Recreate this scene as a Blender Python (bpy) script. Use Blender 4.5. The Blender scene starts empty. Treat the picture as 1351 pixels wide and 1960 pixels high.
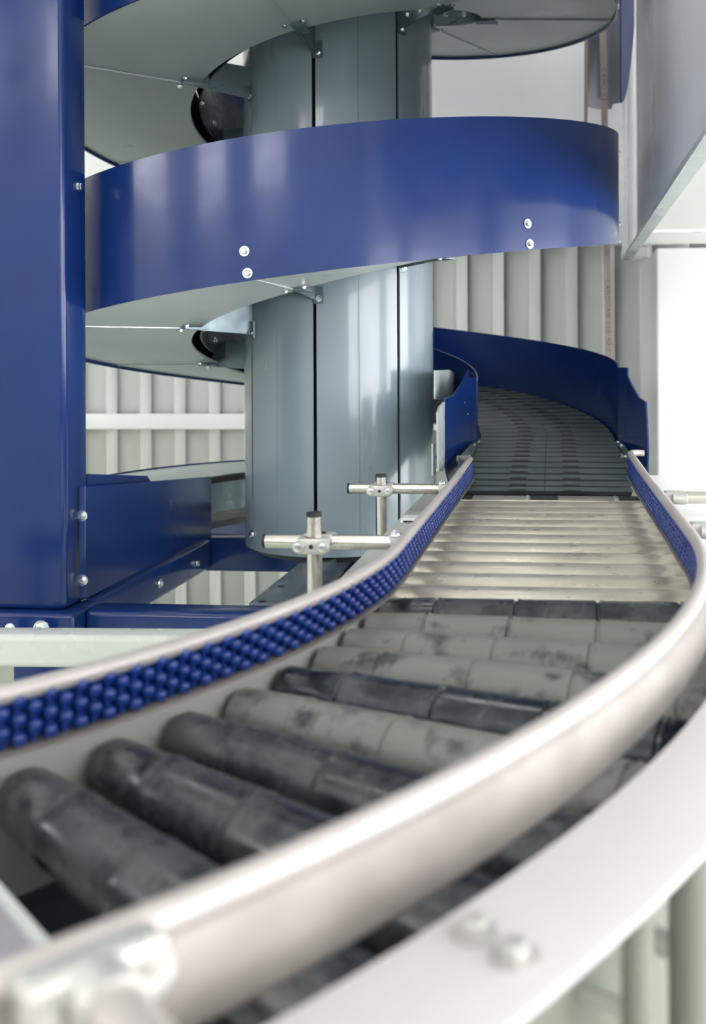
import bpy, bmesh, math, random
from mathutils import Vector, Matrix
random.seed(7)
PI = math.pi
R_ = math.radians
C = bpy.context.scene.collection
S = 0.3                      # metres per survey unit
CAMH = 1.1
# ------------------------------------------------------------------ survey of the place
FPX, YH, CX, ROLL = 1845.72, 691.47, 892.43, 0.0047
XC, ZC, A0 = -3.3171, 4.3641, R_(-5.2953)          # centre of the conveyor bend
RX, RZ = math.cos(A0), math.sin(A0)                # across the conveyor
DX, DZ = -math.sin(A0), math.cos(A0)               # along the conveyor
XA, ZA = -1.1436, 8.723                            # axis of the spiral
RO, PITCH, Z0, HW = 2.4992, 2.0068, 1.0626, 0.9374
PT = -360 + math.degrees(A0)                       # angle where the spiral runs out straight

def W(X, Y, Z): return Vector((X*S, Z*S, CAMH + Y*S))
def cv(lat, al, h): return W(XC + lat*RX + al*DX, -1 + h, ZC + lat*RZ + al*DZ)
def cu(R, th, h):
    a = A0 - R_(th)
    return W(XC + R*math.cos(a), -1 + h, ZC + R*math.sin(a))
def zb(phi): return Z0 + PITCH*phi/360.0
def sp(phi, R, dz): return W(XA + R*math.cos(R_(phi)), zb(phi) + dz, ZA + R*math.sin(R_(phi)))
def spY(phi, R, Y): return W(XA + R*math.cos(R_(phi)), Y, ZA + R*math.sin(R_(phi)))
def ray(px, py):
    c, s = math.cos(ROLL), math.sin(ROLL); x = px - CX; y = py - YH
    return (c*x - s*y)/FPX, (s*x + c*y)/FPX
def at(px, py, Z):
    u, v = ray(px, py); return W(u*Z, -v*Z, Z)
def atY(px, py, Y):
    u, v = ray(px, py); Z = -Y/v; return W(u*Z, Y, Z)
def atlat(px, py, lat0, k, al0):
    """point of the sight line on the upright plane lat = lat0 + k*(al-al0)"""
    u, v = ray(px, py)
    # X=uZ ; lat=(uZ-XC)RX+(Z-ZC)RZ ; al=(uZ-XC)DX+(Z-ZC)DZ
    a = u*RX + RZ; b = -XC*RX - ZC*RZ; c_ = u*DX + DZ; d = -XC*DX - ZC*DZ
    Z = (lat0 + k*(d - al0) - b)/(a - k*c_)
    return W(u*Z, -v*Z, Z)
UP = Vector((0, 0, 1))
LAT = Vector((RX, RZ, 0)); ALO = Vector((DX, DZ, 0))

# ------------------------------------------------------------------ materials
def new_mat(name):
    m = bpy.data.materials.new(name); m.use_nodes = True
    nt = m.node_tree; b = nt.nodes['Principled BSDF']
    return m, nt, b
def setp(b, **k):
    for n, v in k.items():
        b.inputs[n.replace('_', ' ')].default_value = v
def coords(nt, scale=(1, 1, 1)):
    tc = nt.nodes.new('ShaderNodeTexCoord'); mp = nt.nodes.new('ShaderNodeMapping')
    mp.inputs['Scale'].default_value = scale
    nt.links.new(tc.outputs['Object'], mp.inputs['Vector']); return mp.outputs['Vector']
def noise(nt, vec, scale, detail=4, rough=.55):
    n = nt.nodes.new('ShaderNodeTexNoise'); n.inputs['Scale'].default_value = scale
    n.inputs['Detail'].default_value = detail; n.inputs['Roughness'].default_value = rough
    nt.links.new(vec, n.inputs['Vector']); return n.outputs['Fac']
def ramp(nt, fac, stops):
    r = nt.nodes.new('ShaderNodeValToRGB'); e = r.color_ramp.elements
    while len(e) < len(stops): e.new(.5)
    for el, (p, c) in zip(e, stops):
        el.position = p; el.color = c if len(c) == 4 else (*c, 1)
    nt.links.new(fac, r.inputs['Fac']); return r.outputs['Color']
def mat(name, col, rough=.4, metal=0.0, var=.06, nscale=6, stretch=(1, 1, 1), rvar=.08, coat=0.0, bump=0.0, spec=.5):
    m, nt, b = new_mat(name)
    v = coords(nt, stretch); f = noise(nt, v, nscale)
    lo = tuple(max(0, c*(1-var)) for c in col); hi = tuple(min(1, c*(1+var)) for c in col)
    nt.links.new(ramp(nt, f, [(.3, lo), (.7, hi)]), b.inputs['Base Color'])
    rr = ramp(nt, noise(nt, v, nscale*2.3), [(.3, (max(.02, rough-rvar),)*3), (.75, (rough+rvar,)*3)])
    nt.links.new(rr, b.inputs['Roughness'])
    setp(b, Metallic=metal, Coat_Weight=coat, Coat_Roughness=.06)
    b.inputs['Specular IOR Level'].default_value = spec
    if bump:
        bp = nt.nodes.new('ShaderNodeBump'); bp.inputs['Strength'].default_value = bump
        bp.inputs['Distance'].default_value = .002
        nt.links.new(noise(nt, v, nscale*6), bp.inputs['Height']); nt.links.new(bp.outputs['Normal'], b.inputs['Normal'])
    return m
def dusty(name, base, dust, lo, hi, rough=.45):
    """plastic sleeve with a film of dust rubbed off in blotches"""
    m, nt, b = new_mat(name); v = coords(nt, (1, 1, 1))
    f = noise(nt, v, 22, 5, .6); g = noise(nt, v, 70, 3, .5)
    mx = nt.nodes.new('ShaderNodeMath'); mx.operation = 'MULTIPLY_ADD'
    nt.links.new(g, mx.inputs[0]); mx.inputs[1].default_value = .25; nt.links.new(f, mx.inputs[2])
    nt.links.new(ramp(nt, mx.outputs[0], [(lo, base), (hi, dust)]), b.inputs['Base Color'])
    nt.links.new(ramp(nt, mx.outputs[0], [(lo, (rough-.12,)*3), (hi, (rough+.12,)*3)]), b.inputs['Roughness'])
    return m
BLUE = mat('blue gloss paint', (.0060, .027, .140), .21, var=.10, nscale=5, rvar=.06, coat=.12, spec=.4)
BLUEG = mat('dark blue plastic', (.006, .032, .20), .28, var=.08, nscale=20, coat=.2)
GREY = mat('grey blue column paint', (.26, .33, .375), .24, var=.05, nscale=5, stretch=(1, 1, .25), rvar=.05, coat=.35)
PANEL = mat('pale grey panel paint', (.54, .60, .60), .33, var=.05, nscale=3, rvar=.06)
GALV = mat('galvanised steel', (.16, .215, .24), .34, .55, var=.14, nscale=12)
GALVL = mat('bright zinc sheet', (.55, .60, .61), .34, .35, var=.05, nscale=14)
ZINC = mat('zinc plated bolt', (.80, .84, .86), .22, 1.0, var=.08, nscale=60)
STEEL = mat('brushed stainless tube', (.72, .69, .64), .24, 1.0, var=.10, nscale=10, stretch=(1, 1, 1))
RAIL = mat('stainless guide rail', (.47, .435, .42), .48, .30, var=.10, nscale=7)
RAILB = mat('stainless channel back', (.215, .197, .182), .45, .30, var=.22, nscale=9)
FLANGE = mat('light grey powder coat', (.55, .525, .545), .34, var=.03, nscale=4, rvar=.05)
ROLL_SS = mat('worn stainless roller', (.55, .52, .455), .34, .55, var=.18, nscale=9, stretch=(1, 4, 4), rvar=.10)
WHITE = mat('white powder coat', (.84, .84, .84), .30, var=.03, nscale=4, rvar=.05)
PALE = mat('pale grey green paint', (.62, .65, .62), .30, var=.04, nscale=6, bump=.12)
FRAMEB = mat('beige grey frame steel', (.47, .475, .45), .40, var=.08, nscale=5)
BLACK = mat('black rubber and gap shade', (.014, .015, .018), .5, var=.2, nscale=20)
DARK = mat('dark steel and recess shade', (.020, .026, .034), .45, var=.15, nscale=10)
DARKG = mat('zinc sheet with painted shade', (.035, .050, .066), .3, .4, var=.2, nscale=9)  # zinc darkened in colour for the shadow inside the tray holes
REFL = mat('blue paint with grey reflection', (.085, .105, .135), .22, var=.08, nscale=6)  # reflection of the column painted into the blue beam's colour
PIERM = mat('bright white paint', (.88, .88, .88), .5, var=.0, nscale=1, rvar=.0)
WEB = mat('dull grey green web plate', (.20, .215, .185), .35, var=.12, nscale=5)
LILAC = mat('grey lilac plate paint', (.34, .325, .36), .35, var=.05, nscale=4)
SLAT = mat('dark grey plastic slat', (.075, .098, .098), .36, var=.12, nscale=8, rvar=.06)
ROLLD = dusty('dark sleeve lightly dusted', (.017, .019, .024), (.066, .066, .070), .46, .76, .25)
ROLLM = dusty('dark sleeve with rubbed dust', (.026, .029, .034), (.205, .20, .19), .43, .59, .42)
ROLLB = dusty('near black sleeve', (.014, .018, .026), (.07, .08, .09), .60, .9, .28)
SHEETG = mat('grey primed sheet', (.34, .36, .40), .6, var=.1, nscale=8)
WOOD = mat('thin timber lath', (.38, .29, .265), .7, var=.15, nscale=9, stretch=(8, 8, 1))
INK = mat('faded red brown ink', (.24, .14, .14), .8)
CLAMP = mat('cast clamp metal', (.55, .55, .53), .40, .5, var=.06, nscale=25)
WALLC = mat('pale corrugated sheet', (.84, .85, .84), .45, var=.03, nscale=2)
WALLS = mat('smooth wall panel', (.88, .88, .88), .5, var=.02, nscale=2)
FLOORM = mat('pale green floor paint', (.45, .50, .41), .35, var=.06, nscale=2)
DUCT = mat('satin grey duct sheet', (.82, .83, .88), .32, .0, var=.05, nscale=2, stretch=(1, 1, .3))
CEILM = mat('white ceiling sheet', (.75, .75, .74), .6, var=.02, nscale=2)
def emit(name, col, st):
    m, nt, b = new_mat(name); setp(b, Base_Color=(*col, 1), Emission_Color=(*col, 1), Emission_Strength=st)
    return m
DAY = emit('daylight behind frosted glass', (1.0, .98, 1.0), 8.0)
LAMP = emit('lamp diffuser', (1.0, .985, .985), 11.0)

# ------------------------------------------------------------------ mesh helpers
class MB:
    def __init__(s): s.v = []; s.f = []; s.m = []; s.mi = 0
    def add(s, vs, fs):
        o = len(s.v); s.v += [Vector(p) for p in vs]
        for f in fs: s.f.append([i + o for i in f]); s.m.append(s.mi)
        return s
    def box(s, c, ax, ay, az):
        """c centre; ax, ay, az half-extent vectors"""
        c = Vector(c); p = [c + i*ax + j*ay + k*az for i in (-1, 1) for j in (-1, 1) for k in (-1, 1)]
        return s.add(p, [(0, 1, 3, 2), (4, 6, 7, 5), (0, 4, 5, 1), (2, 3, 7, 6), (0, 2, 6, 4), (1, 5, 7, 3)])
    def tube(s, a, b, r, n=24, r2=None, cap=True):
        a, b = Vector(a), Vector(b); d = (b - a).normalized()
        u = d.cross(UP if abs(d.z) < .9 else Vector((1, 0, 0))).normalized(); w = d.cross(u)
        r2 = r if r2 is None else r2; vs = []
        for p, q in ((a, r), (b, r2)):
            vs += [p + q*(math.cos(2*PI*i/n)*u + math.sin(2*PI*i/n)*w) for i in range(n)]
        fs = [(i, (i+1) % n, n + (i+1) % n, n + i) for i in range(n)]
        if cap: fs += [tuple(range(n))[::-1], tuple(range(n, 2*n))]
        return s.add(vs, fs)
    def lathe(s, a, d, prof, n=32):
        """prof: list of (distance along d, radius)"""
        a, d = Vector(a), Vector(d).normalized()
        u = d.cross(UP if abs(d.z) < .9 else Vector((1, 0, 0))).normalized(); w = d.cross(u); vs = []
        for t, r in prof:
            vs += [a + t*d + max(r, 1e-5)*(math.cos(2*PI*i/n)*u + math.sin(2*PI*i/n)*w) for i in range(n)]
        fs = [(k*n+i, k*n+(i+1) % n, (k+1)*n+(i+1) % n, (k+1)*n+i) for k in range(len(prof)-1) for i in range(n)]
        fs += [tuple(range(n))[::-1], tuple(range((len(prof)-1)*n, len(prof)*n))]
        return s.add(vs, fs)
    def sweep(s, rings, closed=True, caps=True):
        n = len(rings[0]); vs = [p for r in rings for p in r]; fs = []
        for k in range(len(rings)-1):
            for i in range(n if closed else n-1):
                j = (i+1) % n; fs.append((k*n+i, k*n+j, (k+1)*n+j, (k+1)*n+i))
        if caps and closed: fs += [tuple(range(n))[::-1], tuple(range((len(rings)-1)*n, len(rings)*n))]
        return s.add(vs, fs)
    def plate(s, pts, thick):
        """flat polygon given by its corners, thickened by the vector"""
        pts = [Vector(p) for p in pts]; n = len(pts)
        vs = pts + [p + thick for p in pts]
        fs = [tuple(range(n)), tuple(range(n, 2*n))[::-1]] + [(i, i+n, (i+1) % n + n, (i+1) % n) for i in range(n)]
        return s.add(vs, fs)
    def build(s, name, mats, parent=None, bevel=0, angle=35):
        me = bpy.data.meshes.new(name); me.from_pydata([tuple(p) for p in s.v], [], s.f)
        if not isinstance(mats, (list, tuple)): mats = [mats]
        for m in mats: me.materials.append(m)
        for p, i in zip(me.polygons, s.m): p.material_index = i
        bm = bmesh.new(); bm.from_mesh(me); bmesh.ops.recalc_face_normals(bm, faces=bm.faces)
        if bevel:
            es = [e for e in bm.edges if len(e.link_faces) == 2 and e.calc_face_angle(0) > R_(50)]
            bmesh.ops.bevel(bm, geom=es, offset=bevel, segments=3, profile=.5, affect='EDGES', clamp_overlap=True)
        bm.to_mesh(me); bm.free(); me.shade_smooth(); me.set_sharp_from_angle(angle=R_(angle))
        o = bpy.data.objects.new(name, me); C.objects.link(o)
        if parent is not None: adopt(o, parent)
        return o
def adopt(o, parent):
    o.parent = parent
    if parent.parent is None: o.matrix_parent_inverse = Matrix.Translation(parent.location).inverted()
def thing(name, label, cat, loc, group=None):
    o = bpy.data.objects.new(name, None); C.objects.link(o); o.location = loc
    o.empty_display_size = .05; tag(o, label, cat, group); return o
def tag(o, label, cat=None, group=None):
    o['label'] = label
    if cat: o['category'] = cat
    if group: o['group'] = group
    return o
def struct(o): o['kind'] = 'structure'; return o
def bolt_mb(mb, p, n, r):
    p = Vector(p); n = Vector(n).normalized()
    mb.lathe(p, n, [(0, r*1.35), (r*.22, r*1.35), (r*.24, r*.9)], 20)
    mb.lathe(p + n*r*.2, n, [(0, r*.92), (r*.62, r*.92), (r*.8, r*.7)], 6)
    return mb
def bolt(parent, p, n, r=.0065, name='bolt', m=None):
    return bolt_mb(MB(), p, n, r).build(name, m or ZINC, parent, angle=25)
def frange(a, b, n): return [a + (b-a)*i/(n-1) for i in range(n)]

# ------------------------------------------------------------------ the room
BACK = 9.2; FLOORY = -CAMH/S
def hb(Y): return Y + 1
L0, L1, F0, TOP = -26.0, 13.0, -26.0, 13.0
mb = MB(); lat = L0; prof = []
while lat < L1:                                   # trapezoid ribs, half a unit apart
    prof += [(lat, 0), (lat+.355, 0), (lat+.375, .055), (lat+.47, .055), (lat+.49, 0)]; lat += .5
for (h0, h1) in ((hb(FLOORY), hb(TOP)),):
    mb.sweep([[cv(l, BACK - d, h0) for l, d in prof], [cv(l, BACK - d, h1) for l, d in prof]], closed=False, caps=False)
o = struct(mb.build('wall_back', WALLC, angle=20))
sol = o.modifiers.new('s', 'SOLIDIFY'); sol.thickness = .012; sol.offset = -1
def slab(name, m, l0, l1, a0, a1, h0, h1, bevel=0, parent=None):
    return MB().box(cv((l0+l1)/2, (a0+a1)/2, (h0+h1)/2), LAT*(l1-l0)/2*S, ALO*(a1-a0)/2*S, UP*(h1-h0)/2*S).build(name, m, parent, bevel)
struct(slab('floor', FLOORM, L0, L1, F0, BACK+.3, hb(FLOORY)-.3, hb(FLOORY)))
struct(slab('ceiling', CEILM, L0, L1, F0, BACK+.3, hb(TOP), hb(TOP)+.3))
struct(slab('wall_left', WALLS, L0-.3, L0, F0, BACK+.3, hb(FLOORY)-.3, hb(TOP)+.3))
struct(slab('wall_right', WALLS, L1, L1+.3, F0, BACK+.3, hb(FLOORY)-.3, hb(TOP)+.3))
struct(slab('wall_front', WALLS, L0, L1, F0-.3, F0, hb(FLOORY)-.3, hb(TOP)+.3))
struct(slab('trim_1', WALLC, L0, L1, BACK-.28, BACK-.06, hb(-.93), hb(-.715), .006))      # pale girt across the sheeting
struct(slab('trim_2', WALLS, L0, 5.05, BACK-.34, BACK-.06, hb(1.55), hb(TOP)))            # smooth panels above
n_win = 0
def window(face, c0, c1, h0, h1):
    """frosted daylight window with frame and mullions in a wall"""
    global n_win; n_win += 1
    if face == 'front':
        P = lambda c, d, h: cv(c, F0 + d, h); ax, ad = LAT, ALO
    elif face == 'left':
        P = lambda c, d, h: cv(L0 + d, c, h); ax, ad = ALO, LAT
    else:
        P = lambda c, d, h: cv(L1 - d, c, h); ax, ad = ALO, -LAT
    cm, hm = (c0+c1)/2, (h0+h1)/2
    fr = MB()
    for c in (c0, c1): fr.box(P(c, .06, hm), ax*.1*S, ad*.08*S, UP*((h1-h0)/2+.1)*S)
    for h in (h0, h1): fr.box(P(cm, .06, h), ax*((c1-c0)/2)*S, ad*.08*S, UP*.1*S)
    k = 1 if face == 'front' else max(2, round((c1-c0)/2.2))
    for i in range(1, k): fr.box(P(c0+(c1-c0)*i/k, .06, hm), ax*.05*S, ad*.07*S, UP*(h1-h0)/2*S)
    f = struct(fr.build('window_%d' % n_win, WHITE))
    MB().box(P(cm, .02, hm), ax*(c1-c0)/2*S, ad*.012*S, UP*(h1-h0)/2*S).build('pane', DAY, f)
for a_, b_ in ((-20.5, -13), (-7, -1)): window('front', a_, b_, 7.2, 11.2)
for a_, b_ in ((-20, -10), (-7, 3)): window('left', a_, b_, 7.2, 11.2)  # left windows added out of view as light sources
window('right', -22, -13, -1.5, 4.6); window('right', -10.5, -2, -1.5, 4.6); window('right', 0, 6.4, -1.8, 3.2)  # the last one is added out of view to brighten the pier
for k, (l, a) in enumerate([(x, y) for x in (-16, -7, 1.0, 9) for y in (-20, -12, -4, 4)]):  # unseen lamps added for light from above
    base = cv(l, a, hb(TOP))
    t = thing('added_ceiling_lamp', 'long white strip lamp added under the ceiling out of view to light the hall', 'lamp', base, 'added strip lamps under the ceiling out of view')
    MB().box(cv(l, a, hb(TOP)-.15), LAT*.35*S, ALO*2.0*S, UP*.13*S).build('housing', WHITE, t, .004)
    MB().box(cv(l, a, hb(TOP)-.30), LAT*.30*S, ALO*1.9*S, UP*.03*S).build('diffuser', LAMP, t)

# ------------------------------------------------------------------ white pier, duct and things in the far corner
pier = slab('pier', PIERM, 4.85, 9.0, 7.13, BACK-.06, hb(FLOORY), hb(1.285), .01)
tag(pier, 'square white pier standing against the ribbed wall under the big grey duct', 'pier')
t = thing('overhead_duct', 'large satin grey rectangular duct running overhead along the right side', 'duct', cv(5.5, 2, hb(1.29)))
dm = MB()
nseg = 40; pr = []
for i in range(nseg+1):                          # side sheet with shallow stiffening swages
    a = -1.5 + (5.95+1.5)*i/nseg
    pr.append((a, .012*math.sin(a*3.1)))
dm.sweep([[cv(4.55 - d, a, hb(1.30)) for a, d in pr], [cv(4.55 - d, a, hb(9)) for a, d in pr]], closed=False, caps=False)
o = dm.build('side_sheet', DUCT, t, angle=60); so = o.modifiers.new('s', 'SOLIDIFY'); so.thickness = .004
slab('bottom_flange', GALVL, 4.545, 4.66, -1.5, 8.3, hb(1.265), hb(1.30), 0, t)
slab('underside_sheet', PIERM, 4.66, 8.5, -1.5, 7.2, hb(1.33), hb(1.37), 0, t)
slab('end_sheet', DUCT, 4.56, 8.5, 5.90, 5.95, hb(1.30), hb(9), 0, t)
slab('far_side_sheet', DUCT, 8.5, 8.55, -1.5, 5.95, hb(1.30), hb(9), 0, t)
slab('end_sheet', DUCT, 4.56, 8.5, -1.54, -1.48, hb(1.30), hb(9), 0, t)
for k, (px, r) in enumerate(((1196, .045), (1208, .055))):
    p = at(px, 330, 12.55); mbp = MB().tube(Vector((p.x, p.y, CAMH+1.30*S)), Vector((p.x, p.y, CAMH+TOP*S)), r*S, 20)
    q = mbp.build('riser_pipe', WHITE)
    tag(q, ('slim white riser pipe left of its pair beside the duct', 'slightly thicker white riser pipe right of its pair beside the duct')[k], 'pipe')
sh = MB().box(at(1215, 486, 12.45), LAT*.17*S, ALO*.14*S, UP*.075*S).build('pipe_shelf', WHITE, None, .008)
tag(sh, 'small white ledge under the two riser pipes at the duct end', 'ledge')
# hanging curved sheet, grey inside and dark blue outside
t = thing('curved_guard_sheet', 'curved sheet hanging in the far corner, grey inside and dark blue outside', 'metal sheet', at(1160, 205, 11.9))
g = MB(); rings = []
for i in range(25):
    f = i/24; px = 1122 + 68*f; Zd = 11.9 + .30*math.sin(f*PI*.9)
    bot = 203 + 6*math.sin(f*PI) - (8 if f > .72 else 0)
    a_ = at(px, bot, Zd); b_ = at(px, 205, Zd); b_.z = CAMH + 5.2*S
    rings.append([a_, b_, b_ + ALO*.006, a_ + ALO*.006])
g.sweep(rings).build('grey_inner_sheet', SHEETG, t)
g = MB(); rings = []
for i in range(25):
    f = i/24; px = 1186 + 25*f; Zd = 11.6 + .45*f
    bot = 197 - 150*f**2.2
    a_ = at(px, bot, Zd); b_ = at(px, 20, Zd); b_.z = CAMH + 5.2*S
    rings.append([a_, b_, b_ + LAT*.006, a_ + LAT*.006])
g.sweep(rings).build('blue_outer_sheet', BLUE, t)
# laths
p0, p1 = at(1166, 1300, 11.55), at(1152, 0, 11.55)
fl = CAMH + FLOORY*S
def lath(px_top, px_bot, Zd, wpx, lbl, thick, h=4.4):
    a_, b_ = at(px_top, 0, Zd), at(px_bot, 690, Zd)
    k = (b_.x - a_.x)/(b_.z - a_.z); x = lambda z: a_.x + k*(z - a_.z)
    wz = wpx/FPX*Zd*S/2; z1 = CAMH + h*S
    q = MB().plate([Vector((x(fl)-wz, a_.y, fl)), Vector((x(fl)+wz, a_.y, fl)), Vector((x(z1)+wz, a_.y, z1)), Vector((x(z1)-wz, a_.y, z1))], Vector((0, thick, 0)))
    o = q.build('timber_lath', WOOD); tag(o, lbl, 'lath'); return o, x
sheet_t = t
lo, lx = lath(1153, 1165.5, 11.55, 12, 'reddish timber lath with printed letters standing upright before the ribbed wall', .008)
a_ = at(1121, 238, 11.7); b_ = Vector((at(1124, 0, 11.7).x, a_.y, CAMH + 5.2*S))
MB().plate([a_ - LAT*.006, a_ + LAT*.006, b_ + LAT*.007, b_ - LAT*.007], ALO*.02).build('edge_lath', WOOD, t)
def text(body, loc, size, rot, m, parent, name='printed_text', depth=.0004):
    cu_ = bpy.data.curves.new(name, 'FONT'); cu_.body = body; cu_.size = size; cu_.extrude = depth
    cu_.align_x = 'LEFT'; cu_.align_y = 'CENTER'; cu_.space_character = 1.25
    to = bpy.data.objects.new(name, cu_); C.objects.link(to); to.location = loc; to.rotation_euler = rot
    dg = bpy.context.evaluated_depsgraph_get(); me = bpy.data.meshes.new_from_object(to.evaluated_get(dg))
    mw = Matrix.Translation(Vector(loc)) @ to.rotation_euler.to_matrix().to_4x4()
    me.transform(mw); me.materials.clear(); me.materials.append(m)
    bpy.data.objects.remove(to); o = bpy.data.objects.new(name, me); C.objects.link(o); adopt(o, parent); return o
for body, py in (('00', 475), ('CAND', 535), ('DAN 113', 577), ('40 1', 646), ('CAND 02', 130)):
    p = at(1159, py, 11.55)
    text(body, (lx(p.z), p.y-.0006, p.z), .024, (PI/2, PI/2, 0), INK, lo)

# ------------------------------------------------------------------ spiral conveyor
SPI = thing('spiral_conveyor', 'tall blue spiral conveyor winding round a grey central column', 'conveyor', W(XA, -1.62, ZA))
PEND = 560
def helix_strip(R, t, d0, d1, p0, p1, n, dfun=None):
    rings = []
    for p in frange(p0, p1, n):
        a_, b_ = (d0, d1) if dfun is None else dfun(p)
        rings.append([sp(p, R, a_), sp(p, R, b_), sp(p, R + t, b_), sp(p, R + t, a_)])
    return rings
MB().sweep(helix_strip(RO-.016, .016, 0, HW, PT, PEND, 700)).build('outer_guard', BLUE, SPI, angle=50)
MB().sweep(helix_strip(1.235, .014, .30, .80, PT, PEND, 600)).build('inner_guard', BLUE, SPI, angle=50)
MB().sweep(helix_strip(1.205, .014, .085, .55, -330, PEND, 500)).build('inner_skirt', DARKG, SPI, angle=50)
def belt_dz(p): return .35 if p > -320 else .35 - (.35-.268)*(-320-p)/(-320-PT)
MB().sweep([[sp(p, 1.27, .31), sp(p, 1.27, .34), sp(p, 2.46, .34), sp(p, 2.46, .31)] for p in frange(-236, PEND, 420)]).build('belt_run', SLAT, SPI)
SLOTS = [-144.5, -96.5, -47.0, 2.0, 53.0, 106.0, 160.0]
seams = sorted(s + 360*k for s in SLOTS for k in (-1, 0, 1, 2) if PT + 40 < s + 360*k < PEND)
cuts = [PT + 4] + seams + [PEND]
for i in range(len(cuts)-1):
    a_, b_ = cuts[i] + .18, cuts[i+1] - .18
    n = max(4, int((b_-a_)/1.6)); dd = .030 + .005*(i % 2)
    rings = [[sp(p, 1.29, dd), sp(p, 1.29, dd+.02), sp(p, RO-.018, dd+.02), sp(p, RO-.018, dd)] for p in frange(a_, b_, n)]
    MB().sweep(rings).build('underside_panel', PANEL, SPI)
for s_ in seams:
    if s_ < -330: continue
    MB().sweep([[sp(s_+e, 1.29, .028), sp(s_+e, RO-.05, .028), sp(s_+e, RO-.05, .02), sp(s_+e, 1.29, .02)] for e in (-.22, .22)]).build('seam_light', GALVL, SPI)  # bright strip stands in for light leaking through the panel seam
    for dp in (-2.4, 3.2):
        bolt(SPI, sp(s_+dp, 1.44, .028), -UP, .0055, 'panel_bolt')
# gussets from the column slots to the tray
RC = .843
def gusset(s_):
    rad = Vector((math.cos(R_(s_)), math.sin(R_(s_)), 0)); tan = Vector((-rad.y, rad.x, 0))
    drop = .05
    p = [sp(s_, RC-.02, .25), sp(s_, 1.22, .25), sp(s_, 1.42, .03), sp(s_, 1.40, .015), sp(s_, RC-.02, -.02)]
    m = MB().plate(p, tan*.004)
    c = sp(s_, RC+.012, .02)
    m.box(c + tan*.011, tan*.012, rad*.0022, UP*.07*S)
    m.box(sp(s_, 1.35, .022) + tan*.012, tan*.016, rad*.030, UP*.002)
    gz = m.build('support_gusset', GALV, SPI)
    bolt(gz, c + tan*.013 + rad*.003 - UP*.008, rad, .006)
    for q in (.98, 1.14):
        bolt(gz, sp(s_, q, .07) - tan*.0005, -tan, .0055)
for s_ in seams:
    if -240 < s_ < 500: gusset(s_)
# column in panels with open slots
CT = 13.0*S*.9
col = thing('tmp', '', 'x', W(XA, -1.6, ZA)); bpy.data.objects.remove(col)
zlo, zhi = CAMH - 1.60*S, CAMH + 8.5*S
def cyl_panel(R, a_, b_, z0, z1, t, n):
    rings = []
    for p in frange(a_, b_, n):
        q0 = spY(p, R, 0); q1 = spY(p, R - t, 0)
        rings.append([Vector((q0.x, q0.y, z0)), Vector((q0.x, q0.y, z1)), Vector((q1.x, q1.y, z1)), Vector((q1.x, q1.y, z0))])
    return rings
sl = sorted(SLOTS); hw_s = 1.05
for i, s_ in enumerate(sl):
    e_ = sl[i+1] if i+1 < len(sl) else sl[0] + 360
    mid = (s_+e_)/2
    for a_, b_, off in ((s_+hw_s, mid-.08, .0), (mid+.08, e_-hw_s, .0)):
        MB().sweep(cyl_panel(RC-off, a_, b_, zlo, zhi, .02, 16)).build('column_panel', GREY, SPI, angle=40)
MB().tube(W(XA, -1.58, ZA), Vector((XA*S, ZA*S, zhi)), (RC-.09)*S, 64).build('column_core', DARK, SPI)
MB().lathe(W(XA, -1.66, ZA), UP, [(0, (RC-.10)*S), (.02, (RC-.08)*S), (.03, (RC-.03)*S)], 64).build('column_foot', DARK, SPI)
for s_ in (-144.5, -96.5, -47):
    rad = Vector((math.cos(R_(s_)), math.sin(R_(s_)), 0))
    bolt(SPI, spY(s_, RC+.002, -1.47), rad, .008, 'column_bolt')
# bolts on the guard
def gb(px, py, r=.0075):
    """bolt on the outside of the outer guard, where the sight line first meets the cylinder"""
    u, v = ray(px, py); A = u*u+1; B = -2*(u*XA+ZA); Cc = XA*XA+ZA*ZA-RO*RO
    Z = (-B - math.sqrt(max(0, B*B-4*A*Cc)))/(2*A); p = W(u*Z, -v*Z, Z)
    n = Vector((u*Z-XA, Z-ZA, 0)).normalized(); bolt(SPI, p + n*.0004, n, r, 'guard_bolt')
for x, y in ((468, 481), (474, 523), (1009, 428), (1013, 467)): gb(x, y)
for p, d in ((-3, .80), (-3, .17), (-3, .02), (160, .12), (357, .1)):
    n = Vector((math.cos(R_(p)), math.sin(R_(p)), 0)); bolt(SPI, sp(p, RO+.001, d), n, .0075, 'guard_bolt')
# inner skirt bolts seen through the tray holes
for p in (170, 186, 530, 546, -190, -174):
    n = Vector((math.cos(R_(p)), math.sin(R_(p)), 0)); bolt(SPI, sp(p, 1.204, .20), -n, .0065, 'skirt_bolt')
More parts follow.
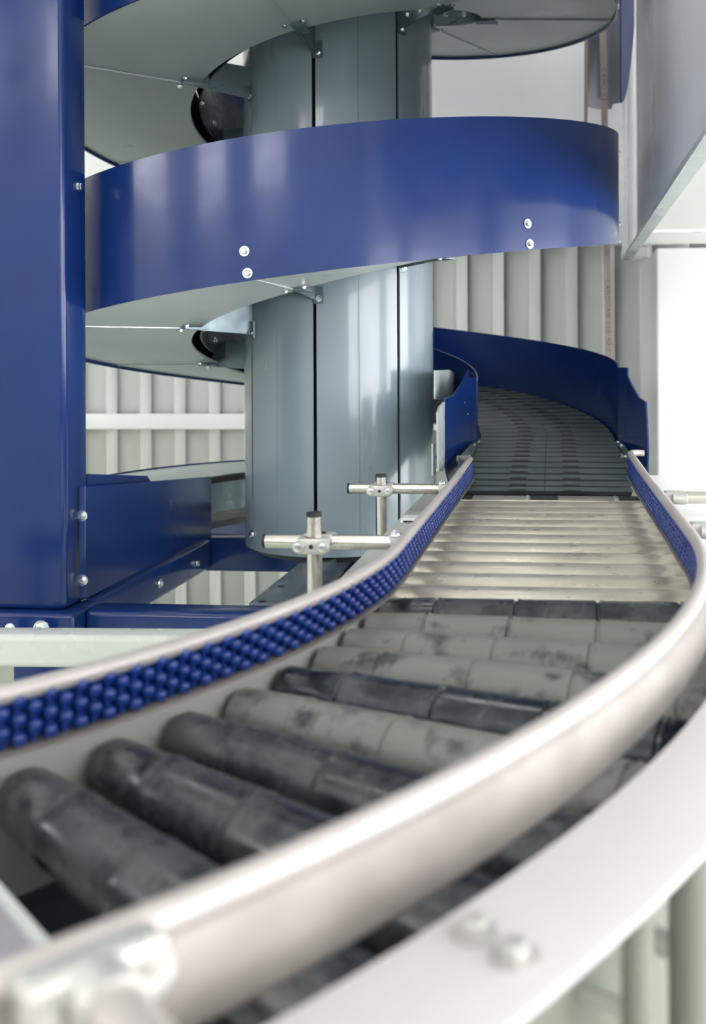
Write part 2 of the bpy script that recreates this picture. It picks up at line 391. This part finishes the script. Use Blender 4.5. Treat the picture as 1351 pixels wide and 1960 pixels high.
# run-out: belt slats
TAIL = [(4.541, -.705), (4.25, -.755), (4.0, -.805), (3.7, -.885), (3.45, -.955), (3.25, -.995)]
def tailY(a):
    for (a1, y1), (a0, y0) in zip(TAIL, TAIL[1:]):
        if a >= a0: return y0 + (y1-y0)*(a-a0)/(a1-a0)
    return TAIL[-1][1]
PS = .126
def slat(fr):
    """fr(u, k, h): u across -1..1, k along, h up"""
    m = MB(); w = PS*.5*.70
    def blk(u0, u1, k0, k1, h0, h1):
        m.add([fr(u, k, h) for u in (u0, u1) for k in (k0, k1) for h in (h0, h1)],
              [(0, 1, 3, 2), (4, 6, 7, 5), (0, 4, 5, 1), (2, 3, 7, 6), (0, 2, 6, 4), (1, 5, 7, 3)])
    m.mi = 0; blk(-.99, -.006, -w, w, -.005, 0); blk(.006, .99, -w, w, -.005, 0)
    m.mi = 1; blk(-.98, .98, -w*.97, w*.97, -.03, -.0052)  # black body paints the shadow gap between slats
    for u in (-.31, .31): blk(u-.10, u+.10, -w-.012, -w+.022, -.012, .002)
    blk(-.97, .97, -PS*.56, PS*.56, -.06, -.032)  # black underlay, also painted shade for the gaps
    return m.build('belt_slat', [SLAT, BLACK], SPI)
ns = 0
arc = 1.866; dphi = math.degrees(PS/arc)
p = PT + dphi*.5
while p < -232:
    f0 = p
    def fr(u, k, h, f0=f0):
        ph = f0 + math.degrees(k/arc); return sp(ph, 1.866 + u*.60, belt_dz(ph) + h)
    slat(fr); p += dphi
a = 4.541 - PS*.5
while a > 3.28:
    def fr(u, k, h, a=a): return cv(3.617 + u*(.668 if a < 4.0 else .63), a + k, tailY(a+k) + 1 + h)
    slat(fr); a -= PS
# flared wings at the run-out
def wing(name, lat0, k, al0, outline, inset, thick, m, riv):
    pts = [atlat(x, y, lat0, k, al0) + LAT*inset for x, y in outline]
    o = MB().plate(pts, LAT*thick).build(name, m, SPI)
    sgn = -1 if lat0 > 3.5 else 1
    for x, y in riv:
        bolt(o, atlat(x, y, lat0, k, al0) + LAT*(inset + (thick if sgn > 0 else 0)) , LAT*sgn, .0042, 'rivet')
    return o
KR = -.14/1.1; KL = .165/1.1
def splice(sg, l0, l1):
    """riveted foot strip along the belt edge"""
    P = lambda f, up: cv(l0 + (l1-l0)*f, 4.42 - .96*f, 1 + (tailY(4.42 - .96*f) + .008 if not up else max(-.70 - .10*max(0, f-.45), tailY(4.42-.96*f) + .02)))
    m = MB(); m.sweep([[P(f, 0), P(f, 1), P(f, 1) + LAT*.002, P(f, 0) + LAT*.002] for f in frange(0, 1, 16)])
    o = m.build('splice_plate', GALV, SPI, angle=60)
    for f, q in ((.05, .75), (.30, .8), (.55, .35), (.75, .35), (.93, .4)):
        bolt(o, P(f, 0).lerp(P(f, 1), q) + LAT*(.002 if sg > 0 else 0), LAT*sg, .0042, 'rivet')

wing('exit_wing', 4.262, KR, 4.5, [(1193, 705), (1207, 735), (1222, 761), (1235, 769), (1239, 850), (1238, 938), (1228, 945), (1193, 872)], 0, .004, BLUE, [])
splice(-1, 4.238, 4.292)
wing('exit_wing', 3.005, KL, 4.5, [(897, 708), (883, 735), (869, 757), (852.5, 763), (850, 803), (850, 885), (862, 930), (870, 945), (901, 872)], 0, -.004, BLUE, [(890, 771), (896, 793)])
splice(1, 3.03, 2.942)
def bend(lat0, a0, a1, out, y0, y1):
    """rounded upright lip where guard and wing meet"""
    rings = []
    for i in range(13):
        f = i/12; al = a0 + (a1-a0)*f; lt = lat0 + out*(1-math.cos(f*PI/2))
        rings.append([cv(lt, al, 1+y0), cv(lt, al, 1+y1), cv(lt+.012*(1 if out > 0 else -1), al, 1+y1), cv(lt+.012*(1 if out > 0 else -1), al, 1+y0)])
    MB().sweep(rings).build('guard_lip', BLUE, SPI, angle=60)
bend(4.245, 4.54, 4.18, .06, -.80, -.06)
bend(3.0, 4.54, 4.22, -.05, -.80, -.14)
# brackets beside the column under the run-out
wing('side_bracket', 2.86, .0, 4.5, [(838, 790), (842, 778), (851, 769), (851, 885), (849, 902), (840, 903)], 0, -.004, GALVL, [(846, 878)])
wing('edge_bracket', 2.80, .0, 4.6, [(829, 850), (833, 850), (834, 908), (829, 910)], 0, -.004, GALVL, [])
wing('back_bracket', 2.72, .0, 5.6, [(833, 709), (860, 708), (871, 714), (868, 764), (833, 764)], 0, -.004, PANEL, [(863, 733)])

# ------------------------------------------------------------------ blue support frame with the tall post
YB = -1.62
FR = thing('support_frame', 'blue steel support frame with tall square post at the left and low base beams', 'frame', cv(.3, 2.1, hb(YB)))
slab('post', BLUE, -1.1, .504, 2.0, 2.32, hb(YB), hb(9), .012, FR)
slab('post_foot', BLUE, .16, .52, 1.96, 2.30, hb(FLOORY), hb(YB)-.0, .008, FR)
slab('foot_plate', BLUE, -1.3, .60, 1.92, 2.3, hb(YB)-.28, hb(YB)-.001, .008, FR)
slab('front_beam', BLUE, .60, 4.0, 2.06, 2.30, hb(YB)-.28, hb(YB)-.01, .012, FR)
slab('side_beam', BLUE, .40, .55, 2.30, 4.56, hb(YB)-.27, hb(YB), .01, FR)
slab('rear_beam', BLUE, -.6, 3.2, 4.56, 4.86, hb(YB)-.30, hb(YB)+.0, .01, FR)
mbx = MB().box(cv(1.76, 3.43, hb(YB)-.10), LAT*.13*S, ALO*1.12*S, UP*.10*S)
cb = mbx.build('centre_beam', REFL, FR, .006)
for x, y in ((502, 1151), (538, 1123)):
    MB().tube(atY(x, y, YB-.002), atY(x, y, YB-.002) + UP*.0012, .0085, 20).build('bolt_hole', BLACK, cb)
slab('flange_beam', BLUE, 1.90, 2.15, 2.31, 4.5, hb(YB)-.22, hb(YB)-.16, .004, FR)
# side cover plate
n0_, n1_ = atlat(163, 932, .50, 0, 0), atlat(404, 912, .50, 0, 0)
b0_, b1_ = atlat(163, 1146, .50, 0, 0), atlat(404, 1034, .50, 0, 0)
cp = MB().plate([n0_, n1_, b1_, b0_], LAT*-.004)
lft = [at(152, 931, 6.46), at(164, 930, 6.50), at(164, 1142, 6.50), at(152, 1148, 6.46)]
cp.plate(lft, ALO*.004)
cpo = cp.build('cover_plate', BLUE, FR)
for x, y in ((157, 987), (158, 1110)): bolt(cpo, at(x, y, 6.47), -ALO, .0085)
for x, y in ((377, 1078), (305, 1117)): bolt(FR, atlat(x, y, .552, 0, 0), LAT, .008)
bolt(FR, atlat(149.5, 357, .506, 0, 0), LAT, .0085)
for x, y, r in ((80, 1203, .012), (20, 1203, .008)): bolt(FR, at(x, y, 6.16), -ALO, r)
wing_p = [atlat(166, 907, .43, 0, 0), atlat(282, 911, .43, 0, 0), atlat(290, 924, .43, 0, 0)]
for q in (wing_p[2], wing_p[0]): wing_p.append(Vector((q.x, q.y, CAMH + YB*S)))
MB().plate(wing_p, LAT*-.006).build('edge_plate', BLUE, FR)
# lower return ring behind it
LR = thing('return_ring', 'pale flat return ring with thin blue rim behind the cover plate', 'conveyor tray', W(XA-1.6, -1.2, ZA+1.2))
ph = frange(55, 186, 90)
MB().sweep([[spY(p, 1.44, -1.13), spY(p, 2.42, -1.13), spY(p, 2.42, -1.10), spY(p, 1.44, -1.10)] for p in ph]).build('tray', PANEL, LR)
MB().sweep([[spY(p, 2.42, -1.16), spY(p, 2.44, -1.16), spY(p, 2.44, -1.085), spY(p, 2.42, -1.085)] for p in ph]).build('rim', BLUE, LR)
MB().sweep([[spY(p, 1.42, -1.45), spY(p, 1.44, -1.45), spY(p, 1.44, -1.17), spY(p, 1.42, -1.17)] for p in frange(55, 200, 90)]).build('inner_drum', GALV, LR)
MB().sweep([[spY(p, 1.40, -1.165), spY(p, 1.44, -1.165), spY(p, 1.44, -1.105), spY(p, 1.40, -1.105)] for p in frange(55, 200, 90)]).build('dark_slot', BLACK, LR)
MB().sweep([[spY(p, 2.38, -1.92), spY(p, 2.42, -1.92), spY(p, 2.42, -1.70), spY(p, 2.38, -1.70)] for p in ph]).build('lower_band', BLUE, LR)
MB().sweep([[spY(p, 1.5, -1.62), spY(p, 2.38, -1.62), spY(p, 2.38, -1.56), spY(p, 1.5, -1.56)] for p in frange(100, 186, 60)]).build('dark_pan', DARK, LR)

# ------------------------------------------------------------------ roller conveyors
RS = .083; LI, LO = 2.955, 4.346
ST = thing('straight_roller_conveyor', 'straight roller conveyor of stainless rollers leading from the spiral outlet', 'conveyor', cv(3.6, 1.5, hb(FLOORY)))
for i in range(11):
    al = 2.8347 - .2595*i - .012
    m = MB().lathe(cv(LI, al, -RS), LAT, [(0, RS*.8*S), (.002, (RS-.004)*S), (.004, RS*S), ((LO-LI)*S-.004, RS*S), ((LO-LI)*S, (RS-.006)*S)], 40)
    ro = m.build('roller', ROLL_SS, ST)
    MB().lathe(cv(LO, al, -RS), LAT, [(-.001, (RS-.005)*S), (.006, (RS-.005)*S), (.007, RS*.8*S)], 32).build('end_cap', GALVL, ro)
def inner_prof(R): return [(2.935, .055), (2.935, -.62), (2.905, -.62), (2.905, .03), (2.765, .03), (2.765, .055)]
def outer_prof(R): return [(4.3725, .149), (4.584, .149), (4.594, .145), (4.597, .138), (4.590, .129), (4.42, .129), (4.42, .0), (4.3725, .0)]
def frame_sweep(pr, sf, segs):
    return MB().sweep([[sf(r, t, h) for r, h in pr(0)] for t in segs])
als = frange(.122, 3.2, 12)
frame_sweep(inner_prof, cv, als).build('inner_side_frame', FRAMEB, ST)
frame_sweep(outer_prof, cv, als).build('outer_side_frame', WHITE, ST)
frame_sweep(lambda R: [(4.376, .0), (4.418, .0), (4.418, -.62), (4.376, -.62)], cv, als).build('side_web', WEB, ST)
# dark sheet added below the rollers as the shade in the gaps
slab('shade_sheet', DARK, 2.94, 4.37, .125, 3.1, -.34, -.31, 0, ST)
TP = slab('transfer_plate', ROLL_SS, 2.96, 4.36, 2.94, 3.17, -.06, -.005, .002, ST)
for lt in (2.99, 3.617, 4.26):
    q = slab('roller_block', BLACK, lt-.10, lt+.10, 2.955, 3.12, -.02, .0015, 0, TP)
    MB().lathe(cv(lt, 3.03, .0015), UP, [(0, .022), (.0012, .021)], 24).build('bearing', DARK, q)
    slab('clip', GALVL, lt-.135, lt-.115, 2.945, 3.13, -.02, .004, 0, TP)
for lt, a_ in ((2.86, .5), (4.50, .5), (2.86, 2.8), (4.50, 2.8)):
    slab('leg', WHITE, lt-.08, lt+.08, a_-.08, a_+.08, hb(FLOORY), -.60, .006, ST)

CU = thing('curved_roller_conveyor', 'curved roller conveyor of dark sleeved tapered rollers sweeping through the foreground', 'conveyor', cu(3.6, 25, hb(FLOORY)))
DA = 4.5317
def crad(R): return .083 + (.122-.083)*(R-2.95)/(1.40)
GRV = [3.20, 3.535, 3.875, 4.21]
def taper(th, m, phase=0):
    """tapered roller lying on the radius, its top level"""
    ax0 = cu(2.955, th, -crad(2.955)); ax1 = cu(4.352, th, -crad(4.352)); d = ax1 - ax0; L = d.length
    pr = [(0, crad(2.955)*.78*S), (.003, (crad(2.955)-.005)*S)]
    tt = lambda R: (R-2.955)/(4.352-2.955)*L
    for g_ in GRV:
        if g_ < 2.99 or g_ > 4.32: continue
        r = crad(g_)*S; k = .0022
        pr += [(tt(g_)-k*1.8, r), (tt(g_)-k*.8, r-.0022), (tt(g_)+k*.4, r-.0022), (tt(g_)+k*.9, r+.0010), (tt(g_)+k*3, r)]
    pr += [(L-.004, (crad(4.352))*S), (L, (crad(4.352)-.01)*S)]
    o = MB().lathe(ax0, d, pr, 56).build('roller', m, CU, angle=40)
    MB().tube(ax0 - d.normalized()*.012, ax0 + d.normalized()*.002, .006, 6).build('axle', STEEL, o)
    MB().tube(ax1 - d.normalized()*.002, ax1 + d.normalized()*.008, .006, 6).build('axle', STEEL, o)
kinds = [ROLLD, ROLLM, ROLLM, ROLLM, ROLLB, ROLLM, ROLLD, ROLLD, ROLLD]
for i in range(9): taper(DA*i, kinds[i])
ths = [-1] + frange(0, 78, 60)
def cuf(r, t, h): return cv(r, .12, h) if t < 0 else cu(r, t, h)
frame_sweep(inner_prof, cuf, ths).build('inner_side_frame', FRAMEB, CU)
ofr = frame_sweep(outer_prof, cuf, ths).build('outer_side_frame', FLANGE, CU)
frame_sweep(lambda R: [(4.376, .0), (4.418, .0), (4.418, -.62), (4.376, -.62)], cuf, ths).build('side_web', WEB, CU)
MB().sweep([[cu(2.94, t, -.36), cu(4.37, t, -.36), cu(4.37, t, -.33), cu(2.94, t, -.33)] for t in frange(0, 41.0, 40)]).build('shade_sheet', DARK, CU)  # dark sheet standing for shade between the curved rollers
for x, y in ((908, 1788), (985, 1834)):
    p = atY(x, y, -1+.149); bolt(ofr, p, UP, .0078, 'bolt', CLAMP)
# end plate after the last roller
th = DA*9 + .35
ep = MB().sweep([[cu(2.94, th, .0), cu(4.36, th, .0), cu(4.36, th, -.10), cu(2.94, th, -.10)],
                 [cu(2.94, th+8, .0), cu(4.36, th+8, .0), cu(4.36, th+8, -.10), cu(2.94, th+8, -.10)]]).build('end_plate', LILAC, CU)
MB().sweep([[cu(2.94, th-.22, .012), cu(4.36, th-.22, .012), cu(4.36, th-.22, -.10), cu(2.94, th-.22, -.10)],
            [cu(2.94, th+.06, .012), cu(4.36, th+.06, .012), cu(4.36, th+.06, -.10), cu(2.94, th+.06, -.10)]]).build('edge_strip', PALE, ep)
for R, t in ((2.87, 20), (4.50, 20), (2.87, 60)):
    p = cu(R, t, -.6); q = Vector((p.x, p.y, 0))
    MB().tube(q, p, .024, 24).build('leg', WHITE, CU)
    MB().lathe(q, UP, [(0, .05), (.012, .05), (.02, .03)], 24).build('leg_foot', BLACK, CU)
for R, t, r in ((4.525, 32.0, .008), (4.53, 29.3, .0125)):
    p = cu(R, t, .0); q = Vector((p.x, p.y, 0))
    MB().tube(q, cu(R, t, .128), r, 24).build('stay_tube', WEB, CU)
    MB().tube(cu(R, t, -.10), cu(4.41, t, -.10), r*.6, 16).build('stay_bolt', CLAMP, CU)
# pale square crossbar low behind the inner guide
cbm = MB(); pc = []
for px, Zd in ((-260, 5.42), (640, 5.20)):
    a_ = at(px, 1207 + (px)*.006, Zd); pc.append(a_)
dvec = (pc[1]-pc[0]).normalized(); side = dvec.cross(UP).normalized()
hx = .027
prof = []
for cxn, czn, a0_ in ((1, 1, 0), (-1, 1, 90), (-1, -1, 180), (1, -1, 270)):
    for k in range(6):
        an = R_(a0_ + 18*k); prof.append((cxn*(hx-.010) + .010*math.cos(an), czn*(hx-.010) + .010*math.sin(an)))
cbt = thing('crossbar', 'pale grey square tube crossbar lying low across the left foreground', 'bar', Vector((pc[0].x, pc[0].y, 0)))
cbo = cbm.sweep([[p_ + side*x_ + UP*(z_ - hx) for x_, z_ in prof] for p_ in pc]).build('tube', PALE, cbt)
for f in (.06, .97):
    p_ = pc[0].lerp(pc[1], f); MB().tube(Vector((p_.x, p_.y, 0)), Vector((p_.x, p_.y, p_.z - .05)), .02, 20).build('leg', PALE, cbt)

# ------------------------------------------------------------------ guide rails with bead rollers
def path(R, s_):
    """s>0 along the straight, s<0 into the bend (degrees*arc)"""
    if s_ >= 0: return lambda o_, h: cv(R + o_, s_, h)
    th_ = math.degrees(-s_/R); return lambda o_, h: cu(R + o_, th_, h)
def rail(name, label, R, sg, top, bot, s0, s1, n_ind, hook, bead_from, bead_to):
    """sg: +1 beads face outwards (larger radius), -1 inwards"""
    T = thing(name, label, 'guide rail', path(R, 0)(0, bot), None)
    ss = frange(s0, s1, 150); rt = .024
    hk = [(s1 + .05, -sg*.02, .002), (s1 + .09, -sg*.06, .0), (s1 + .10, -sg*.11, -.004)]
    rings = []
    def ring(fn, off, dh):
        return [fn(off + rt*math.cos(2*PI*k/14), top - rt + dh + rt*math.sin(2*PI*k/14)) for k in range(14)]
    for s_ in ss: rings.append(ring(path(R, s_), 0, .02*max(0, (s_-2.2))/1.2))
    for i, (s_, o_, dh) in enumerate(hk):
        c_ = path(R, s_)(o_, top - rt + .02 + dh); nx = (ALO*(1-.45*i) - sg*LAT*.45*i).normalized(); sd = nx.cross(UP)
        rings.append([c_ + (sd*math.cos(2*PI*k/14) + UP*math.sin(2*PI*k/14))*rt*S for k in range(14)])
    MB().sweep(rings).build('top_tube', RAIL, T)
    pr = [(-sg*.020, top-.035), (-sg*.034, top-.06), (-sg*.034, bot+.012), (-sg*.024, bot), (sg*.036, bot), (sg*.036, bot+.008),
          (-sg*.016, bot+.010), (-sg*.016, top-.03)]
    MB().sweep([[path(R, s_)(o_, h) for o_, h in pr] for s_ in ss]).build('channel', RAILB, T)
    MB().sweep([[path(R, s_)(o_, h) for o_, h in ((-sg*.015, bot+.012), (-sg*.006, bot+.012), (-sg*.006, top-.04), (-sg*.015, top-.04))] for s_ in ss]).build('bead_backing', BLUEG, T)
    # beads on upright pins
    pit = .0385; H = top - .045 - bot - .012; dz = H/4.6
    cols = []; s_ = bead_from
    k = 0
    while s_ < bead_to:
        cols.append((s_, k % 2)); s_ += pit*(1 if s_ >= 0 else 1); k += 1
    pins = MB()
    for s_, par in cols:
        f = path(R, s_)
        pins.tube(f(sg*.006, bot+.012), f(sg*.006, top-.04), .0075*S, 6, cap=False)
    pins.build('bead_pins', BLUEG, T)
    def bead(m, s_, row):
        f = path(R, s_); c_ = f(sg*.012, bot + .014 + dz*row); r = .0175*S
        m.lathe(c_, UP, [(0, r*.75), (r*.2, r), (r*1.05, r), (r*1.4, r*.88), (r*1.62, r*.5)], 14)
    rest = MB(); made = 0
    for s_, par in cols:
        for row in ((1, 3) if par == 0 else (0, 2, 4)):
            if made < n_ind:
                m = MB(); bead(m, s_, row); m.build('bead_roller', BLUEG, T, angle=60); made += 1
            else: bead(rest, s_, row)
    o = rest.build('bead_rollers', BLUEG, T, angle=60); o['kind'] = 'stuff'
    return T
GI = rail('guide_rail', 'stainless guide rail on the inner side with rows of blue bead rollers facing the bed', 3.0365, 1, .2388, .0755, R_(-72)*3.0365, 3.44, 100, 1, R_(-70)*3.0365, 3.44)
GO = rail('guide_rail', 'stainless guide rail on the outer side crossing the foreground with its plain back turned', 4.2621, -1, .3017, .1259, R_(-74)*4.2621, 3.30, 100, 1, -1.2, 3.30)

# ------------------------------------------------------------------ rail supports
def clamp(parent, c, ax, up, out, sc=1.0):
    """two-bolt cross clamp: ax along the bar, up along the post, out towards the viewer side"""
    m = MB()
    m.box(c, ax*.0205*sc, up*.0105*sc, out*.013*sc)
    m.tube(c - up*.0105*sc, c + up*.0105*sc, .0135*sc, 24)
    o = m.build('clamp', CLAMP, parent, .003)
    for s_ in (-1, 1):
        p = c + ax*s_*.0165*sc + out*.011*sc
        b = MB().lathe(p, out, [(0, .0085*sc), (.004*sc, .0085*sc), (.006*sc, .0075*sc)], 24).build('clamp_ear', CLAMP, o)
        MB().lathe(p + out*.0055*sc, out, [(0, .0058*sc), (.0035*sc, .0056*sc), (.004*sc, .003*sc)], 20).build('socket_bolt', ZINC, o)
    MB().lathe(c + out*.0128*sc, out, [(0, .003*sc), (.0012*sc, .003*sc)], 16).build('set_screw', BLACK, o)
    return o
RT = .0102
def support(label, post_px, post_top, post_Z, bar_left, bar_rail, lat_rail, al_rail, h_bar, group=None):
    p = at(post_px, post_top, post_Z); zc = CAMH + (-1 + h_bar)*S
    base = Vector((p.x, p.y, CAMH - 1.35*S))
    T = thing('rail_support', label, 'bracket', base)
    po = MB().tube(base, Vector((p.x, p.y, p.z - .006)), RT, 28).build('post', STEEL, T)
    MB().lathe(Vector((p.x, p.y, p.z-.006)), UP, [(0, RT*1.02), (.005, RT*1.02), (.006, RT*.9)], 28).build('end_cap', BLACK, po)
    back = ALO*(RT*2+.001)
    a_ = Vector((p.x, p.y, zc)) - LAT*bar_left + back; b_ = cv(lat_rail, al_rail, h_bar); b_ = a_ + LAT*((b_-a_).dot(LAT))
    ba = MB().tube(a_, b_, RT*.97, 28).build('cross_bar', STEEL, T)
    MB().tube(a_ - LAT*.004, a_, RT*.99, 28).build('end_cap', BLACK, ba)
    clamp(T, Vector((p.x, p.y, zc)) - ALO*.004, LAT, UP, -ALO)
    clamp(T, Vector((p.x, p.y, zc)) + back*1.3, LAT, UP, ALO)
    k = MB().box(b_ + LAT*.001, LAT*.011, ALO*.012, UP*.010).build('rail_clip', CLAMP, T, .003)
    for s_ in (-1, 1): bolt(k, b_ + ALO*s_*.007 + UP*.010 - LAT*.004, UP, .0055)
    # foot bracket on the conveyor frame
    f = MB(); lo_ = Vector((p.x, p.y, CAMH - 1.30*S)); d = (cv(2.90, 0, 0) - lo_).dot(LAT)
    f.box(lo_ + LAT*d/2, LAT*abs(d)/2, ALO*.016, UP*.003)
    f.build('foot_bracket', GALVL, T)
    return T
support('stainless rail support nearer the camera with black capped post, inner side of the bend', 601, 980, 4.28, .0715*S*5/1.5, None, 3.0, -.18, .19)
support('stainless rail support farther back with black capped post, before the grey column', 729, 907, 6.05, .064, None, 3.0, 1.75, .195)
def ubracket(parent, lat0, al0, sg):
    f = MB(); w, h = .065, .13
    prf = [(-w, -h), (-w, .03), (w, .03), (w, -h), (w-.014, -h), (w-.014, .016), (-w+.014, .016), (-w+.014, -h)]
    f.sweep([[cv(lat0 + x, al0 - .06, .05 + z) for x, z in prf], [cv(lat0 + x, al0 + .06, .05 + z) for x, z in prf]])
    return f.build('channel_bracket', WHITE, parent)
T = thing('channel_bracket', 'small inverted steel channel bracket beside the inner rail before the spiral', 'bracket', cv(2.9, 1.6, -.1))
ubracket(T, 2.86, 1.62, -1)
def rsupport(label, al_, full=True):
    T = thing('rail_support', label, 'bracket', cv(4.7, al_, -.1))
    a_ = cv(4.30, al_, .25); b_ = cv(5.35, al_, .25)
    MB().tube(a_, b_, RT, 28).build('cross_bar', STEEL, T)
    k = MB().box(a_ + LAT*.012, LAT*.014, ALO*.014, UP*.010).build('rail_clip', CLAMP, T, .003)
    for s_ in (-1, 1):
        MB().lathe(a_ + LAT*.022 + ALO*s_*.016, LAT, [(-.012, .009), (0, .0095), (.01, .009), (.012, .006)], 20).build('clip_bolt', CLAMP, k)
    q = cv(5.2, al_, 0); 
    MB().tube(cv(5.2, al_+.07, -.6), cv(5.2, al_+.07, .45), RT, 28).build('post', STEEL, T)
    return T
T2 = rsupport('stainless rail support at the outer rail before the white pier', 1.32)
ubracket(T2, 4.50, .86, 1)
rsupport('stainless rail support at the outer rail where the bend begins', .30)
# big foreground support, radial at the near end of the outer rail
thc = 43.0
def near_support():
    T = thing('rail_support', 'large blurred rail clamp and tube at the bottom left corner', 'bracket', cu(4.6, thc, 0))
    rad = (cu(5, thc, 0) - cu(4, thc, 0)).normalized(); tan = UP.cross(rad)
    a_ = cu(4.30, thc, .262)
    MB().tube(a_, cu(5.3, thc, .262), RT*1.05, 32).build('cross_bar', RAIL, T)
    k = MB().box(a_ + rad*.004, rad*.008, tan*.026, UP*.012).build('rail_clip', CLAMP, T, .004)
    MB().tube(a_ + rad*.010, a_ + rad*.026, RT*1.3, 28).build('collar', CLAMP, T)
    for s_ in (-1, 1): bolt(k, a_ + tan*s_*.019 + rad*.012, rad, .006, 'bolt', CLAMP)
    MB().tube(cu(5.2, thc, -1.2) + tan*.022, cu(5.2, thc, .5) + tan*.022, RT, 28).build('post', STEEL, T)
    MB().plate([cu(4.61, thc-1, -.5), cu(5.3, thc-1, -.5), cu(5.3, thc+1.6, -.5), cu(4.61, thc+1.6, -.5)], UP*.004).build('foot_bracket', GALVL, T)
near_support()

# ------------------------------------------------------------------ camera and look
cam = bpy.data.cameras.new('camera'); co = bpy.data.objects.new('camera', cam); C.objects.link(co)
co.location = (0, 0, CAMH); co.rotation_euler = (PI/2, ROLL, 0)
cam.sensor_fit = 'VERTICAL'; cam.sensor_height = 36; cam.sensor_width = 36
cam.lens = FPX/1960*36; cam.shift_x = -(CX-675.5)/1960; cam.shift_y = -(980-YH)/1960
cam.clip_start = .02; cam.clip_end = 100
cam.dof.use_dof = True; cam.dof.focus_distance = 6.2*S; cam.dof.aperture_fstop = 4.6
sc = bpy.context.scene; sc.camera = co
w = bpy.data.worlds.new('world'); sc.world = w; w.use_nodes = True
w.node_tree.nodes['Background'].inputs['Color'].default_value = (.8, .88, 1, 1)
w.node_tree.nodes['Background'].inputs['Strength'].default_value = .6
sc.view_settings.view_transform = 'Standard'; sc.view_settings.look = 'None'
sc.view_settings.exposure = 0.12; sc.view_settings.gamma = 1.0; sc.view_settings.use_curve_mapping = False
try:
    sc.cycles.use_denoising = True; sc.cycles.max_bounces = 10; sc.cycles.diffuse_bounces = 6; sc.cycles.glossy_bounces = 6
    sc.cycles.sample_clamp_indirect = 8
except Exception: pass
